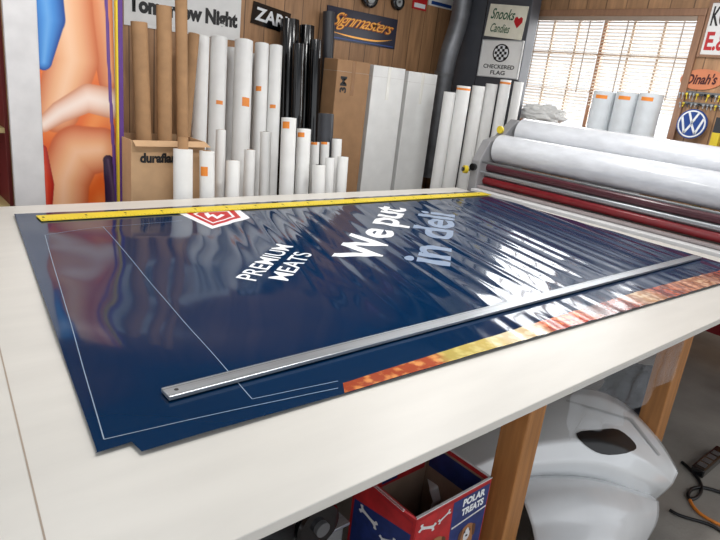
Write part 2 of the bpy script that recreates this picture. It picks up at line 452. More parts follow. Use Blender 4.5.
standing(244, 41, 239, 18, 4.56, 4.28, W, WLO, GT, tags=((.46, .07, 0, .9),))
standing(254, 54, 250, 9, 4.88, 4.70, WB, WL, GT)
standing(262, 44, 257, 14, 4.66, 4.40, W, WLO, GT, tags=((.36, .04, -.7, .1),))
standing(276, 46, 270, 13, 4.62, 4.36, W, WLO, GT, tags=((.5, .03, -.6, .3),))
BL = 'tall thick roll of shiny black vinyl'
standing(290, 20, 285, 19, 4.80, 4.60, BK, BL, GT, core=DG)
standing(307, 26, 301, 15, 4.82, 4.62, BK, BL, GT, core=DG)
standing(299, 44, 294, 12, 4.56, 4.40, BK, BL, GT, core=DG)
standing(316, 40, 310, 12, 4.62, 4.46, BK, BL, GT, core=DG)
standing(329, 12, 322, 12, 4.86, 4.72, DG, 'tall thin roll of dark grey vinyl', GT, core=DG)
SH = 'short roll of white vinyl standing behind the table'
SHO = 'short white vinyl roll with orange tape tag'
standing(183, 149, 183, 19, 3.64, 3.61, W, 'short white roll with protruding brown cardboard core', GS, prot=.07)
standing(207, 151, 207, 15, 3.64, 3.61, W, SHO, GS, tags=((.1, .06, -.9, .1),))
standing(233, 161, 232, 14, 3.72, 3.66, W, SH, GS)
standing(221, 130, 219, 10, 4.1, 4.0, W, SH, GS)
standing(250, 150, 248, 11, 3.9, 3.84, W, SH, GS)
standing(266, 132, 264, 11, 4.0, 3.92, W, SH, GS, core=BK)
standing(289, 118, 286, 15, 3.84, 3.76, W, SHO, GS, tags=((.03, .05, -.9, .1),), core=BK)
standing(304, 129, 301, 14, 3.86, 3.78, W, SHO, GS, tags=((.03, .035, -1.0, .1),), core=BK)
standing(326, 114, 322, 16, 4.1, 4.0, DG, 'short roll of dark grey vinyl', GS, core=KR)
standing(319, 165, 318, 13, 3.66, 3.62, W, SH, GS, core=BK)
standing(330, 158, 328, 9, 3.78, 3.72, W, SH, GS, core=BK)
standing(343, 157, 340, 11, 3.78, 3.72, W, SH, GS, core=BK)
standing(315, 142, 313, 9, 3.9, 3.86, WB, SHO, GS, core=BK, tags=((.0, .02, -1, .5),))
standing(325, 142, 323, 9, 3.92, 3.86, WB, SHO, GS, core=BK, tags=((.0, .02, -1, .5),))
standing(337, 139, 334, 10, 3.95, 3.88, W, SH, GS, core=BK)

def pbox(uL, uR, vt, y):
    a, b = at(uL, vt, 1, y), at(uR, vt, 1, y); c = at((uL+uR)/2, vt, 1, y)
    return a.x, b.x, c.z
x0, x1, zt = pbox(131, 205, 141, 3.74)
ct = empty('tall_carton', ((x0+x1)/2, 3.95, 0)); top(ct, 'open light brown cardboard carton holding kraft tubes', 'cardboard box')
yy0, yy1 = 3.74, 4.10
th = .008
par(multibox('carton_walls', [((x0, yy0, 0.002), (x1, yy0+th, zt)), ((x0, yy1-th, .002), (x1, yy1, zt)), ((x0, yy0+th, .002), (x0+th, yy1-th, zt)), ((x1-th, yy0+th, .002), (x1, yy1-th, zt))], KR3), ct)
par(mk('carton_flap', [(x0+.01, yy0, zt), (x1, yy0, zt), (x1+.02, yy0-.05, zt-.03), (x0+.01, yy0-.05, zt-.03)], [(0, 1, 2, 3)], KR3), ct)
q = at(140, 163, 1, yy0-.001)
par(text('printed_lettering', 'duraflame', TXB, q, (1, 0, 0), (0, 0, 1), .30, .064, .05), ct)
def tall_box(uL, uR, vt, y, dep, m_, label, letter=None):
    x0, x1, zt = pbox(uL, uR, vt, y)
    e = empty('tall_narrow_carton', ((x0+x1)/2, y+dep/2, 0)); top(e, label, 'cardboard box', 'tall narrow roll cartons')
    par(box('carton_body', (x0, y, .002), (x1, y+dep, zt), m_, .004), e)
    par(box('lid_seam', (x0-.001, y-.001, zt-.10), (x1+.001, y+dep+.001, zt-.098), mat('seam_grey', (170, 166, 160), .6), 0), e)
    par(box('tape_strip', ((x0+x1)/2-.02, y-.0015, zt-.3), ((x0+x1)/2+.02, y+.02, zt+.001), mat('packing_tape', (210, 208, 200), .25) if m_ is WB else mat('brown_tape', (140, 104, 72), .25), 0), e)
    if letter:
        par(text('printed_lettering', letter, TXB, (x0+.12, y-.002, zt-.28), (0, 0, 1), (-1, 0, 0), .14, .075, .03, depth_=.001), e)
        par(text('printed_lettering', letter, RDB, (x0+.05, y-.002, zt-.75), (1, 0, 0), (0, 0, 1), .08, .05, .02, depth_=.001), e)
    return e
tall_box(338, 371, 61, 4.34, .2, KR2, 'closed tall brown cardboard carton standing upright', '3M')
tall_box(374, 406, 67, 4.36, .2, WB, 'tall white cardboard carton standing upright')
tall_box(409, 438, 73, 4.38, .2, WB, 'tall white cardboard carton standing upright')
CG = 'rolls standing in the corner'
for (u, v, w, xx, m_) in [(450, 92, 12, 4.62, W), (464, 86, 14, 4.72, W), (479, 86, 13, 4.95, W), (492, 84, 12, 5.06, WB), (506, 80, 11, 5.15, W), (519, 82, 9.5, 5.2, WB)]:
    tp = at(u, v, 0, xx); r = w/2*depth(tp)/F_PX
    roll((tp.x, tp.y, .003), tp, r, m_, 'white film roll standing upright in the corner', CG, core=BK, tags=((.02, .02, -1.3, 1.3),) if u in (506, 464) else ())

# ================================================================== SIGNS
def prect(uL, uR, vT, vB, ax, val):
    uc, vc = (uL+uR)/2, (vT+vB)/2; o = 1 if ax == 0 else 0
    l, r_ = at(uL, vc, ax, val)[o], at(uR, vc, ax, val)[o]
    t, b = at(uc, vT, ax, val).z, at(uc, vB, ax, val).z
    return l, r_, b, t
class Sign:
    def __init__(s, name, label, cat, rect, ax, val, m_, frame=None, rot=0, thick=.012, group=None, oval=False):
        s.l, s.r, s.b, s.t = rect; s.ax, s.val, s.rot = ax, val, rot
        s.c = ((s.l+s.r)/2, (s.b+s.t)/2); s.thick = thick
        o = s.P(.5, 0, 0)
        s.e = empty(name, o); top(s.e, label, cat, group)
        if oval:
            N = 40; pts = [(.5+.5*math.cos(2*math.pi*i/N), .5+.5*math.sin(2*math.pi*i/N)) for i in range(N)]
            vs = [s.P(x, y, -thick) for x, y in pts]+[s.P(x, y, 0) for x, y in pts]
            fs = [tuple(range(N, 2*N)), tuple(range(N-1, -1, -1))]+[(i, (i+1) % N, (i+1) % N+N, i+N) for i in range(N)]
            par(mk('board', vs, fs, m_), s.e)
        else:
            vs = [s.P(0, 0, -thick), s.P(1, 0, -thick), s.P(1, 1, -thick), s.P(0, 1, -thick), s.P(0, 0, 0), s.P(1, 0, 0), s.P(1, 1, 0), s.P(0, 1, 0)]
            par(mk('board', vs, BOXF, m_), s.e)
        if frame:
            f, fm = frame; W_ = abs(s.r-s.l); H_ = s.t-s.b; fx, fy = f/W_, f/H_
            vv, ff = [], []
            for (a, b_, c, d_) in ((0, 0, 1, fy), (0, 1-fy, 1, 1), (0, fy, fx, 1-fy), (1-fx, fy, 1, 1-fy)):
                k = len(vv)
                vv += [s.P(a, b_, -.004), s.P(c, b_, -.004), s.P(c, d_, -.004), s.P(a, d_, -.004), s.P(a, b_, .01), s.P(c, b_, .01), s.P(c, d_, .01), s.P(a, d_, .01)]
                ff += [tuple(i+k for i in q) for q in BOXF]
            par(mk('sign_frame', vv, ff, fm), s.e)
    def P(s, a, b, out):
        h = s.l+(s.r-s.l)*a; z = s.b+(s.t-s.b)*b
        if s.rot:
            sg = 1 if s.r > s.l else -1
            dx, dz = (h-s.c[0])*sg, z-s.c[1]; c, q = math.cos(s.rot), math.sin(s.rot)
            h, z = s.c[0]+sg*(dx*c-dz*q), s.c[1]+dx*q+dz*c
        if s.ax == 1: return Vector((h, s.val-out, z))
        return Vector((s.val-out, h, z))
    def art(s, name, polys, lift0=.001):
        vv, ff, mi, ms = [], [], [], []
        for k, (pts, m_) in enumerate(polys):
            b = len(vv); vv += [s.P(x, y, lift0+.0006*k) for x, y in pts]; ff.append(tuple(range(b, b+len(pts))))
            if m_ not in ms: ms.append(m_)
            mi.append(ms.index(m_))
        return par(triang(mk(name, vv, ff, ms, midx=mi)), s.e)
    def txt(s, t, a, b, c, d, m_, bold=.01, shear=0, lift=.0015, spacing=1.0, arch=0):
        o = s.P(a, b, lift); x = s.P(c, b, lift)-o; y = s.P(a, d, lift)-o
        return par(text('lettering', t, m_, o, x, y, x.length, y.length, bold, shear, spacing=spacing, arch=arch), s.e)
def circ(x, y, rx, ry, n=28, a0=0, a1=2*math.pi): return [(x+rx*math.cos(a0+(a1-a0)*i/n), y+ry*math.sin(a0+(a1-a0)*i/n)) for i in range(n)]
YS = YB-.012
s = Sign('banner_sign', 'white sign with heavy black lettering on the panelled wall', 'sign', prect(124, 241, -12, 33, 1, YS), 1, YS, W)
s.txt('Tomorrow Night', .03, .2, .97, .66, TXB, .055)
s = Sign('name_sign', 'tilted black sign with white letters, partly behind black rolls', 'sign', prect(252, 290, 7, 29, 1, YS), 1, YS, BK, rot=math.radians(-7))
s.txt('ZARI', .08, .2, .92, .8, TXW, .03)
s = Sign('script_sign', 'dark navy sign with gold script lettering', 'sign', prect(326, 397, 12, 44, 1, YS), 1, YS, mat('sign_navy', (12, 17, 48), .3))
FL = mat('sign_flame', (150, 70, 22), .4); GLD = mat('sign_gold', (236, 168, 70), .3, metal=.3)
s.art('sign_art', [([(.03, .05), (.97, .05), (.97, .085), (.03, .085)], BLUE), (catmull([(.08, .24), (.35, .15), (.7, .15), (.95, .30), (.7, .20), (.35, .20)]), GLD)])
s.txt('Signmasters', .05, .29, .95, .84, FL, .04, .75, lift=.005, spacing=.84, arch=.014)
s.txt('Signmasters', .055, .31, .945, .84, GLD, -.004, .75, lift=.007, spacing=.84, arch=.014)
def wheel(u, v, r, label):
    c = at(u, v, 1, YB-.032)
    e = empty('toy_wheel', c); top(e, label, 'wheel', 'small wheels hanging on the wall')
    par(revolve('tyre', c+Vector((0, -.03, 0)), c+Vector((0, .03, 0)), [(0, r*.6), (0, r*.85), (.2, r), (.8, r), (1, r*.85), (1, r*.6)], BK, closed=True), e)
    par(revolve('rim', c+Vector((0, -.018, 0)), c+Vector((0, .018, 0)), [(0, .001), (0, r*.2), (.35, r*.25), (.35, r*.45), (0, r*.61), (1, r*.61)], LG), e)
    par(cyl('axle_peg', c+Vector((0, -.035, 0)), c+Vector((0, .033, 0)), .012, GR, 12), e)
wheel(370, -3, .10, 'small black wheel with pale hub on the wall'); wheel(398, 2, .08, 'small black wheel with pale hub on the wall')
s = Sign('plate_sign', 'small red and white plate sign on the wall', 'sign', prect(413, 427, -3, 10, 1, YS), 1, YS, RDB); s.art('sign_art', [([(.1, .15), (.9, .15), (.9, .5), (.1, .5)], TXW)])
s = Sign('plate_sign', 'small blue and white plate sign on the wall', 'sign', prect(429, 455, -6, 8, 1, YS), 1, YS, W); s.art('sign_art', [([(.1, .1), (.9, .1), (.9, .35), (.1, .35)], BLUE)])

DUCT = mat('galvanised_duct', (112, 114, 118), .4, metal=.5, var=.2)
p0, p1 = at(466, -30, 1, 4.6), at(462, 22, 1, 4.6); p2 = at(447, 50, 1, 4.6); p3 = at(441, 96, 1, 4.65)
duct = empty('metal_duct', (p3.x, p3.y, p3.z)); top(duct, 'grey sheet-metal duct elbow in the room corner', 'duct')
par(pipe('duct_pipe', [p0+Vector((0, 0, .1)), p0, p1, p2, p3, p3-Vector((0, 0, .9))], .10, DUCT), duct)
for p, q in ((p0, p1), (p2, p3)):
    mid = p*.5+q*.5; dd = (q-p).normalized()
    par(tube('duct_collar', mid-dd*.02, mid+dd*.02, .106, .09, GR), duct)
ccab = empty('electrical_cabinet', (5.4, 4.5, 0)); top(ccab, 'dark grey metal cabinet covered with stickers', 'cabinet')
CX = 5.3
ya = at(524, 50, 0, CX).y; yb2 = min(YB-.01, at(457, 50, 0, CX).y)
par(box('cabinet_body', (CX, ya, .0), (XW-.17, yb2, H-.25), mat('cabinet_grey', (74, 76, 82), .45), .006), ccab)
ys_ = at(480, 50, 0, CX).y
par(box('cabinet_door_seam', (CX-.002, ys_-.003, .1), (CX-.0005, ys_+.003, H-.3), BK, 0), ccab)
CREAM = mat('sign_cream', (232, 228, 210), .5)
rc = prect(487, 525, 5, 38, 0, CX-.014)
s = Sign('sticker_sign', 'cream sign with green script lettering and red heart', 'sign', rc, 0, CX-.014, CREAM, rot=math.radians(-4))
GRN = mat('script_green', (40, 90, 60), .5)
s.txt('Snooks', .08, .55, .72, .88, GRN, .015, .35); s.txt('Candies', .14, .15, .66, .42, GRN, .01, .35)
s.art('sign_art', [([(.83, .33), (.72, .52), (.73, .64), (.78, .68), (.83, .62), (.88, .68), (.93, .64), (.94, .52)], RDB)])
rc = prect(480, 521, 40, 78, 0, CX-.014)
s = Sign('flag_sign', 'white square sign with round emblem and black lettering', 'sign', rc, 0, CX-.014, W, frame=(.008, LG))
pl = [(circ(.5, .66, .2, .24), TXB), (circ(.5, .66, .17, .205), TXW)]
for i in range(5):
    for j in range(5):
        if (i+j) % 2 == 0:
            x, y = .35+.06*i, .48+.072*j
            if (x+.03-.5)**2/.17**2+(y+.036-.66)**2/.205**2 < 1.0: pl.append(([(x, y), (x+.06, y), (x+.06, y+.072), (x, y+.072)], TXB))
s.art('sign_art', pl)
s.txt('CHECKERED', .12, .24, .88, .35, TXB, .02); s.txt('FLAG', .32, .08, .68, .19, TXB, .02)
XS = XW-.012
s = Sign('framed_sign', 'white framed sign with red lettering', 'sign', prect(704, 746, 0, 58, 0, XS), 0, XS, W, frame=(.02, WFRAME))
s.txt('KC', .12, .55, .5, .9, TXB, .02); s.txt('E.&', .12, .12, .7, .45, RDB, .03)
s = Sign('oval_sign', 'oval orange sign with dark script lettering', 'sign', prect(680, 724, 69, 90, 0, XS), 0, XS, mat('sign_orange', (214, 132, 92), .5), rot=math.radians(3), oval=True)
s.txt("Dinah's", .14, .26, .86, .78, mat('sign_maroon', (70, 14, 20), .5), .03, .3)
def rack(v0, v1, nk, seed, Ls):
    rnd = random.Random(seed)
    l, r_, b, t = prect(679, 724, v0, v1, 0, XS)
    kr = empty('key_rack', (XS, (l+r_)/2, b)); top(kr, 'metal hook rack crowded with keys and small tools', 'key rack', 'hook racks on the wall')
    par(box('rack_board', (XS-.012, r_, b), (XS+.01, l, t), GR, .002), kr)
    for i in range(nk):
        y = l+(r_-l)*(i+.5)/nk
        par(cyl('hook', (XS-.035, y, b+.01), (XS-.01, y, b+.01), .003, GR, 8), kr)
        L = rnd.uniform(*Ls); mm = rnd.choice([STEEL, YL, DG, LG, BK])
        par(revolve('key', (XS-.028, y, b+.015), (XS-.028, y+rnd.uniform(-.01, .01), b-L), [(0, .002), (0, .010), (.3, .011), (.34, .004), (1, .004), (1, .001)], mm, 8), kr)
rack(92, 96, 12, 1, (.03, .05)); rack(103, 106, 11, 2, (.015, .03))
XE = XS-.08
c = at(692, 124, 0, XE); R = .122
vw = empty('round_emblem_sign', c-Vector((0, 0, R))); top(vw, 'round blue sign with white emblem letters', 'sign')
par(cyl('disc', (XE+.01, c.y, c.z), (XE-.012, c.y, c.z), R, mat('emblem_blue', (26, 66, 140), .3), 48), vw)
par(cyl('mounting_peg', (XE, c.y, c.z-.05), (XW, c.y, c.z-.05), .02, GR, 16), vw)
def ywp(x, y): return Vector((XE-.0135, c.y-x*R, c.z+y*R))
def stroke(pts, w):
    vv, ff = [], []
    for (p, q) in zip(pts[:-1], pts[1:]):
        p, q = Vector(p), Vector(q); d = (q-p).normalized(); n = Vector((-d.y, d.x))*w/2; k = len(vv)
        vv += [ywp(*(p-n)), ywp(*(q-n)), ywp(*(q+n)), ywp(*(p+n))]; ff.append((k, k+1, k+2, k+3))
    return vv, ff
vv, ff = [], []
for pts in ([(-.32, .76), (0, .08), (.32, .76)], [(-.72, .42), (-.36, -.64), (0, .0), (.36, -.64), (.72, .42)]):
    a, b_ = stroke(pts, .15); k = len(vv); vv += a; ff += [tuple(i+k for i in f) for f in b_]
n = 48; k = len(vv)
for i in range(n):
    th_ = 2*math.pi*i/n; vv += [ywp(.82*math.cos(th_), .82*math.sin(th_)), ywp(.92*math.cos(th_), .92*math.sin(th_))]
for i in range(n): ff.append((k+2*i, k+2*i+1, k+2*((i+1) % n)+1, k+2*((i+1) % n)))
par(mk('emblem', vv, ff, TXW), vw)
p = at(718, 130, 0, 5.4)
pz = empty('hazard_post', (5.4, p.y, 0)); top(pz, 'yellow and black striped upright post', 'post')
par(multibox('striped_bar', [((5.38, p.y-.03, .001+.12*i), (5.43, p.y+.03, .121+.12*i)) for i in range(14)], [YL, BK], midx=[i % 2 for i in range(14)]), pz)
CF = mat('clear_film', (210, 215, 218), .22, var=.1, coat=.3, bump=.3, bscale=12)
for (u, v) in [(606, 92), (629, 93), (652, 94)]:
    tp = at(u, v, 0, 5.2); r = 23.5/2*depth(tp)/F_PX
    roll((tp.x, tp.y, .003), tp, r, CF, 'thick translucent-wrapped film roll with orange tape by the window', 'film rolls by the window', core=WB, tags=((.03, .03, -.8, .2),))
def blob(name, c, r, m_, seed, amp=.25, sub=4, sq=(1, 1, 1), freq=3):
    bm = bmesh.new(); bmesh.ops.create_icosphere(bm, subdivisions=sub, radius=1)
    for v_ in bm.verts:
        n_ = noise.noise(v_.co*freq+Vector((seed, 0, 0))); n2 = noise.noise(v_.co*freq*2.7+Vector((seed, 4, 0)))
        v_.co *= 1+amp*(abs(n_)*1.6-.3)+amp*.5*n2
        v_.co = Vector((v_.co.x*r*sq[0], v_.co.y*r*sq[1], v_.co.z*r*sq[2]))
    mz = min(v_.co.z for v_ in bm.verts)
    me = bpy.data.meshes.new(name); bm.to_mesh(me); bm.free(); me.materials.append(m_)
    for p_ in me.polygons: p_.use_smooth = True
    o = bpy.data.objects.new(name, me); o.location = Vector(c)-Vector((0, 0, mz)); return link(o)
zsill = wz0-fr+.001
top(blob('cloth_heap', (XW-.095, 3.60, zsill), .13, mat('white_cloth', (222, 222, 220), .7, var=.12, bump=.3, bscale=14), 20, .28, 5, (.45, 2.0, .8), 2.2), 'soft crumpled white cloth heap on the window sill', 'cloth')

# ================================================================== LAMINATOR
lam = empty('laminating_machine', (4.7, 2.1, 0)); top(lam, 'wide roll laminator with white film rolls and slim red rollers', 'laminator')
Y0, Y1 = .55, 3.36
LGM = mat('laminator_grey', (142, 142, 144), .45)
def side(y0_, y1_):
    prof = [(4.36, 0), (5.0, 0), (5.0, 1.40), (4.80, 1.46), (4.72, 1.40), (4.60, 1.30), (4.44, 1.26), (4.33, 1.08), (4.33, .80), (4.36, .78)]
    n_ = len(prof)
    vs_ = [(x, y0_, z) for x, z in prof]+[(x, y1_, z) for x, z in prof]
    fs_ = [tuple(range(n_)), tuple(range(2*n_-1, n_-1, -1))]+[(i, i+n_, (i+1) % n_+n_, (i+1) % n_) for i in range(n_)]
    return par(mk('side_panel', vs_, fs_, LGM, bevel=.006), lam)
side(Y1, Y1+.09); side(Y0-.09, Y0)
FILM = mat('film_roll_white', (214, 217, 222), .26, var=.09, scale=14, bump=.28, bscale=26, coat=.5, stretch=(1, .4, 1))
RUB = mat('dark_rubber', (82, 36, 46), .3, coat=.3)
def ry(name, x, z, r, m_, a=Y0, b=Y1): return par(cyl(name, (x, a, z), (x, b, z), r, m_, 48), lam)
ry('supply_roll', 4.84, 1.352, .126, FILM, Y0+.05, Y1-.04)
ry('supply_roll', 4.57, 1.195, .128, FILM, Y0+.05, Y1-.02)
ry('roll_shaft', 4.84, 1.352, .03, GR); ry('roll_shaft', 4.57, 1.195, .03, GR)
ry('nip_roller', 4.47, 1.025, .034, RUB)
ry('idler_roller', 4.45, .965, .020, STEEL)
ry('nip_roller', 4.45, .905, .034, RD)
ry('guide_bar', 4.375, .985, .010, STEEL)
ry('guide_bar', 4.37, 1.075, .010, GR)
par(box('back_plate', (4.55, Y0, .84), (4.57, Y1, 1.05), LGM, .002), lam)
par(box('front_rail', (4.35, Y0, .842), (4.40, Y1, .866), mat('rail_grey', (150, 140, 140), .4), .006), lam)
par(box('feed_plate', (4.27, Y0, .80), (4.42, Y1, .838), mat('plate_white', (214, 214, 214), .4), .004), lam)
par(box('lower_cross_beam', (4.45, Y0, .25), (4.6, Y1, .7), RD, .006), lam)
par(cyl('knob', (4.50, Y1+.09, 1.14), (4.50, Y1+.13, 1.14), .05, BK, 24), lam)
par(cyl('hand_wheel', (4.33, Y1+.05, 1.02), (4.30, Y1+.05, 1.02), .032, BK, 32), lam)
par(cyl('tension_disc', (4.62, Y1+.045, 1.36), (4.60, Y1+.045, 1.36), .034, YL, 24), lam)
par(cyl('crank_shaft', (4.36, Y1+.09, .98), (4.36, Y1+.18, .98), .012, GR, 16), lam)
par(cyl('crank_disc', (4.36, Y1+.15, .98), (4.33, Y1+.165, .98), .036, YL, 28), lam)
par(cyl('crank_cap', (4.335, Y1+.162, .98), (4.315, Y1+.172, .98), .018, BK, 20), lam)

# ================================================================== LEFT SIDE PANELS
YP = 3.95
l = at(9, 100, 1, YP).x; r_ = at(117, 100, 1, YP).x
dz = at(60, -25, 1, YP).z
s = Sign('poster_board', 'white framed upright board with glossy airbrushed figure artwork', 'poster', (l, r_, .01, dz), 1, YP, mat('panel_white', (216, 214, 214), .5), thick=.03)
ART = bpy.data.materials.new('airbrush_print'); ART.use_nodes = True
nt = ART.node_tree; vc_ = nt.nodes.new('ShaderNodeVertexColor'); vc_.layer_name = 'ink'
nt.links.new(vc_.outputs['Color'], nt.nodes['Principled BSDF'].inputs['Base Color']); nt.nodes['Principled BSDF'].inputs['Roughness'].default_value = .2
def caps(u, v, pts, rads):
    best = 9e9
    for (a, b, ra, rb) in zip(pts[:-1], pts[1:], rads[:-1], rads[1:]):
        dx, dy = b[0]-a[0], b[1]-a[1]; t = max(0, min(1, ((u-a[0])*dx+(v-a[1])*dy)/(dx*dx+dy*dy)))
        r = ra+(rb-ra)*t; q = math.hypot(u-a[0]-t*dx, v-a[1]-t*dy)/r
        best = min(best, q)
    return best
SHP = [
    ([(98, -40), (104, 20), (112, 80)], [14, 15, 13], (226, 150, 104), (190, 92, 52)),
    ([(60, -40), (66, 20), (72, 60), (58, 110)], [28, 27, 26, 22], (240, 188, 146), (200, 108, 64)),
    ([(42, -30), (48, 20), (44, 62)], [18, 17, 8], (78, 150, 220), (24, 66, 140)),
    ([(116, 104), (88, 98), (60, 112), (44, 124)], [15, 14, 11, 8], (244, 220, 206), (206, 140, 108)),
    ([(100, 150), (76, 152), (64, 180), (62, 225)], [22, 26, 25, 24], (238, 180, 136), (194, 94, 54)),
    ([(42, 150), (46, 185), (46, 212)], [5, 8, 6], (206, 62, 40), (150, 30, 28)),
    ([(108, 160), (113, 190), (114, 212)], [5, 8, 8], (56, 36, 70), (36, 24, 50)),
    ([(105, -30), (110, 90), (117, 205)], [1.6, 1.6, 1.6], (96, 60, 140), (96, 60, 140)),
]
NU, NV = 110, 280; vs, fs, colr = [], [], []
for j in range(NV+1):
    v = -30+235*j/NV
    for i in range(NU+1):
        ul = 36+(46-36)*(v+10)/215; ur = 112+(118-112)*(v+10)/215
        u = ul+(ur-ul)*i/NU
        vs.append(at(u, v, 1, YP-.002))
        nz = noise.noise(Vector((u*.05, v*.03, 2)))
        col = Vector((226+18*nz, 118+50*nz, 56+40*nz))
        for pts, rads, cc, ce in SHP:
            q = caps(u, v, pts, rads)
            if q < 1.08:
                al = 1-sst(.98, 1.07, q); sh = q*q
                cs = Vector(cc)*(1-sh)+Vector(ce)*sh
                if q < .35: cs = cs+(Vector((255, 250, 245))-cs)*(.35-q)*.4
                col = col*(1-al)+cs*al
        colr.append((*lin([max(0, min(255, x)) for x in col]), 1))
for j in range(NV):
    for i in range(NU):
        a = j*(NU+1)+i; fs.append((a, a+NU+1, a+NU+2, a+1))
o = mk('printed_artwork', vs, fs, ART)
ca = o.data.color_attributes.new('ink', 'FLOAT_COLOR', 'POINT')
for k, c_ in enumerate(colr): ca.data[k].color = c_
par(o, s.e)
x0, x1 = at(119, 100, 1, 3.9).x, at(126, 100, 1, 3.9).x
pp = empty('purple_post', ((x0+x1)/2, 3.9, 0)); top(pp, 'purple upright post with yellow edge strip', 'post')
par(box('post_body', (x0, 3.9, .001), (x1-.015, 3.93, dz), PURP, .002), pp)
par(box('edge_strip', (x0-.012, 3.9, .001), (x0-.001, 3.93, dz), YL, .001), pp)
xl = at(-60, 120, 1, 4.1).x; xr = at(8, 120, 1, 4.1).x
sh = empty('shelf_unit', ((xl+xr)/2, 4.2, 0)); top(sh, 'dark red shelving unit with cream shelf edge', 'shelf')
DRD = mat('dark_red_paint', (110, 34, 32), .5)
zs = [at(3, v, 1, 4.1).z for v in (205, 128, 44, 6)]
par(box('unit_back', (xl, 4.4, .001), (xr, 4.42, 2.4), DRD, 0), sh)
par(box('unit_side', (xr-.02, 4.1, .001), (xr, 4.4, 2.4), DRD, .002), sh)
CRM = mat('cream_paint', (204, 184, 130), .5)
for z in zs[:3]: par(box('shelf_board', (xl, 4.1, z-.03), (xr-.02, 4.4, z), CRM, .002), sh)

# ================================================================== UNDER TABLE
tb = empty('treat_box', (1.235, .96, 0)); top(tb, 'worn open red and blue printed cardboard dog treat box', 'cardboard box')
bx0, bx1, by0, by1, bz = 1.075, 1.405, .84, 1.10, .535
IN = mat('carton_inside', (150, 128, 110), .7, var=.2); BWH = mat('box_white', (216, 214, 214), .5, var=.12, scale=30)
LBL = mat('label_blue', (34, 50, 108), .45, var=.25, scale=30); RDX = mat('box_red', (178, 36, 40), .5, var=.22, scale=24)
par(multibox('box_walls', [((bx0, by0, .002), (bx1, by0+.005, bz)), ((bx0, by1-.005, .002), (bx1, by1, bz)), ((bx0, by0+.005, .002), (bx0+.005, by1-.005, bz)), ((bx1-.005, by0+.005, .002), (bx1, by1-.005, bz))], RDX), tb)
par(multibox('box_lining', [((bx0+.006, by1-.008, .05), (bx1-.006, by1-.0055, bz-.015)), ((bx0+.0055, by0+.006, .05), (bx0+.008, by1-.01, bz-.015)), ((bx1-.008, by0+.006, .05), (bx1-.0055, by1-.01, bz-.015))], IN), tb)
par(box('box_bottom', (bx0+.006, by0+.006, .004), (bx1-.006, by1-.006, .02), IN, 0), tb)
def flap(a_, b_, c_, d_, m_):
    a_, b_, c_, d_ = map(Vector, (a_, b_, c_, d_)); n_ = (b_-a_).cross(d_-a_).normalized()*.0025
    par(mk('box_flap', [a_-n_, b_-n_, c_-n_, d_-n_, a_+n_, b_+n_, c_+n_, d_+n_], BOXF, m_), tb)
    e1, e2 = d_+(a_-d_)*.08, c_+(b_-c_)*.08
    par(mk('flap_edge', [d_-n_*1.3, c_-n_*1.3, e2-n_*1.3, e1-n_*1.3, d_+n_*1.3, c_+n_*1.3, e2+n_*1.3, e1+n_*1.3], BOXF, BWH), tb)
flap((bx0, by1, bz), (bx1, by1, bz), (bx1-.03, by1+.035, bz+.045), (bx0+.02, by1+.03, bz+.055), RDX)
flap((bx0, by0, bz), (bx0, by1, bz), (bx0-.035, by1-.02, bz+.03), (bx0-.04, by0+.02, bz+.035), RDX)
rim = .0035
par(multibox('rim_edge', [((bx0-.001, by0-.001, bz), (bx1+.001, by0+.006, bz+rim)), ((bx1-.006, by0, bz), (bx1+.001, by1, bz+rim))], BWH), tb)
def quad(name, ptsf, m_): return par(mk(name, ptsf, [tuple(range(len(ptsf)))], m_), tb)
fx = by0-.0012
def FP(x, z, k=0): return (bx0+x, fx-.0005*k, bz-z)
def LP(y, z, k=0): return (bx0-.0012-.0005*k, by1-y, bz-z)
def BP(y, z, k=0): return (bx0+.012+y, by1-.0095-.0005*k, bz-z)
def RP(y, z, k=0): return (bx1-.0095-.0005*k, by1-y, bz-z)
quad('front_label', [FP(.004, .42), FP(.326, .42), FP(.326, .010), FP(.004, .010)], RDX)
quad('front_label', [FP(.175, .42, 1), FP(.324, .42, 1), FP(.324, .014, 1), FP(.155, .014, 1), FP(.165, .2, 1)], LBL)
quad('front_label', [FP(.165, .108, 2), FP(.324, .094, 2), FP(.324, .100, 2), FP(.166, .114, 2)], BWH)
def bone(P, x, z, L, k, rot=0, m_=None):
    pts = [(-L, .0), (-L*1.25, -.3*L), (-L*.9, -.45*L), (-L*.7, -.18*L), (L*.7, -.18*L), (L*.9, -.45*L), (L*1.25, -.3*L), (L, 0), (L*1.25, .3*L), (L*.9, .45*L), (L*.7, .18*L), (-L*.7, .18*L), (-L*.9, .45*L), (-L*1.25, .3*L)]
    c, s_ = math.cos(rot), math.sin(rot); pts = catmull(pts, 3)
    triang(quad('printed_bone', [P(x+a*c-b*s_, z+a*s_+b*c, k) for a, b in pts], m_ or BWH))
bone(FP, .05, .05, .030, 2, .35); bone(FP, .12, .045, .022, 2, -.4)
DOG = mat('dog_brown', (160, 108, 68), .6, var=.2, scale=20); DOG2 = mat('dog_dark', (96, 60, 38), .6)
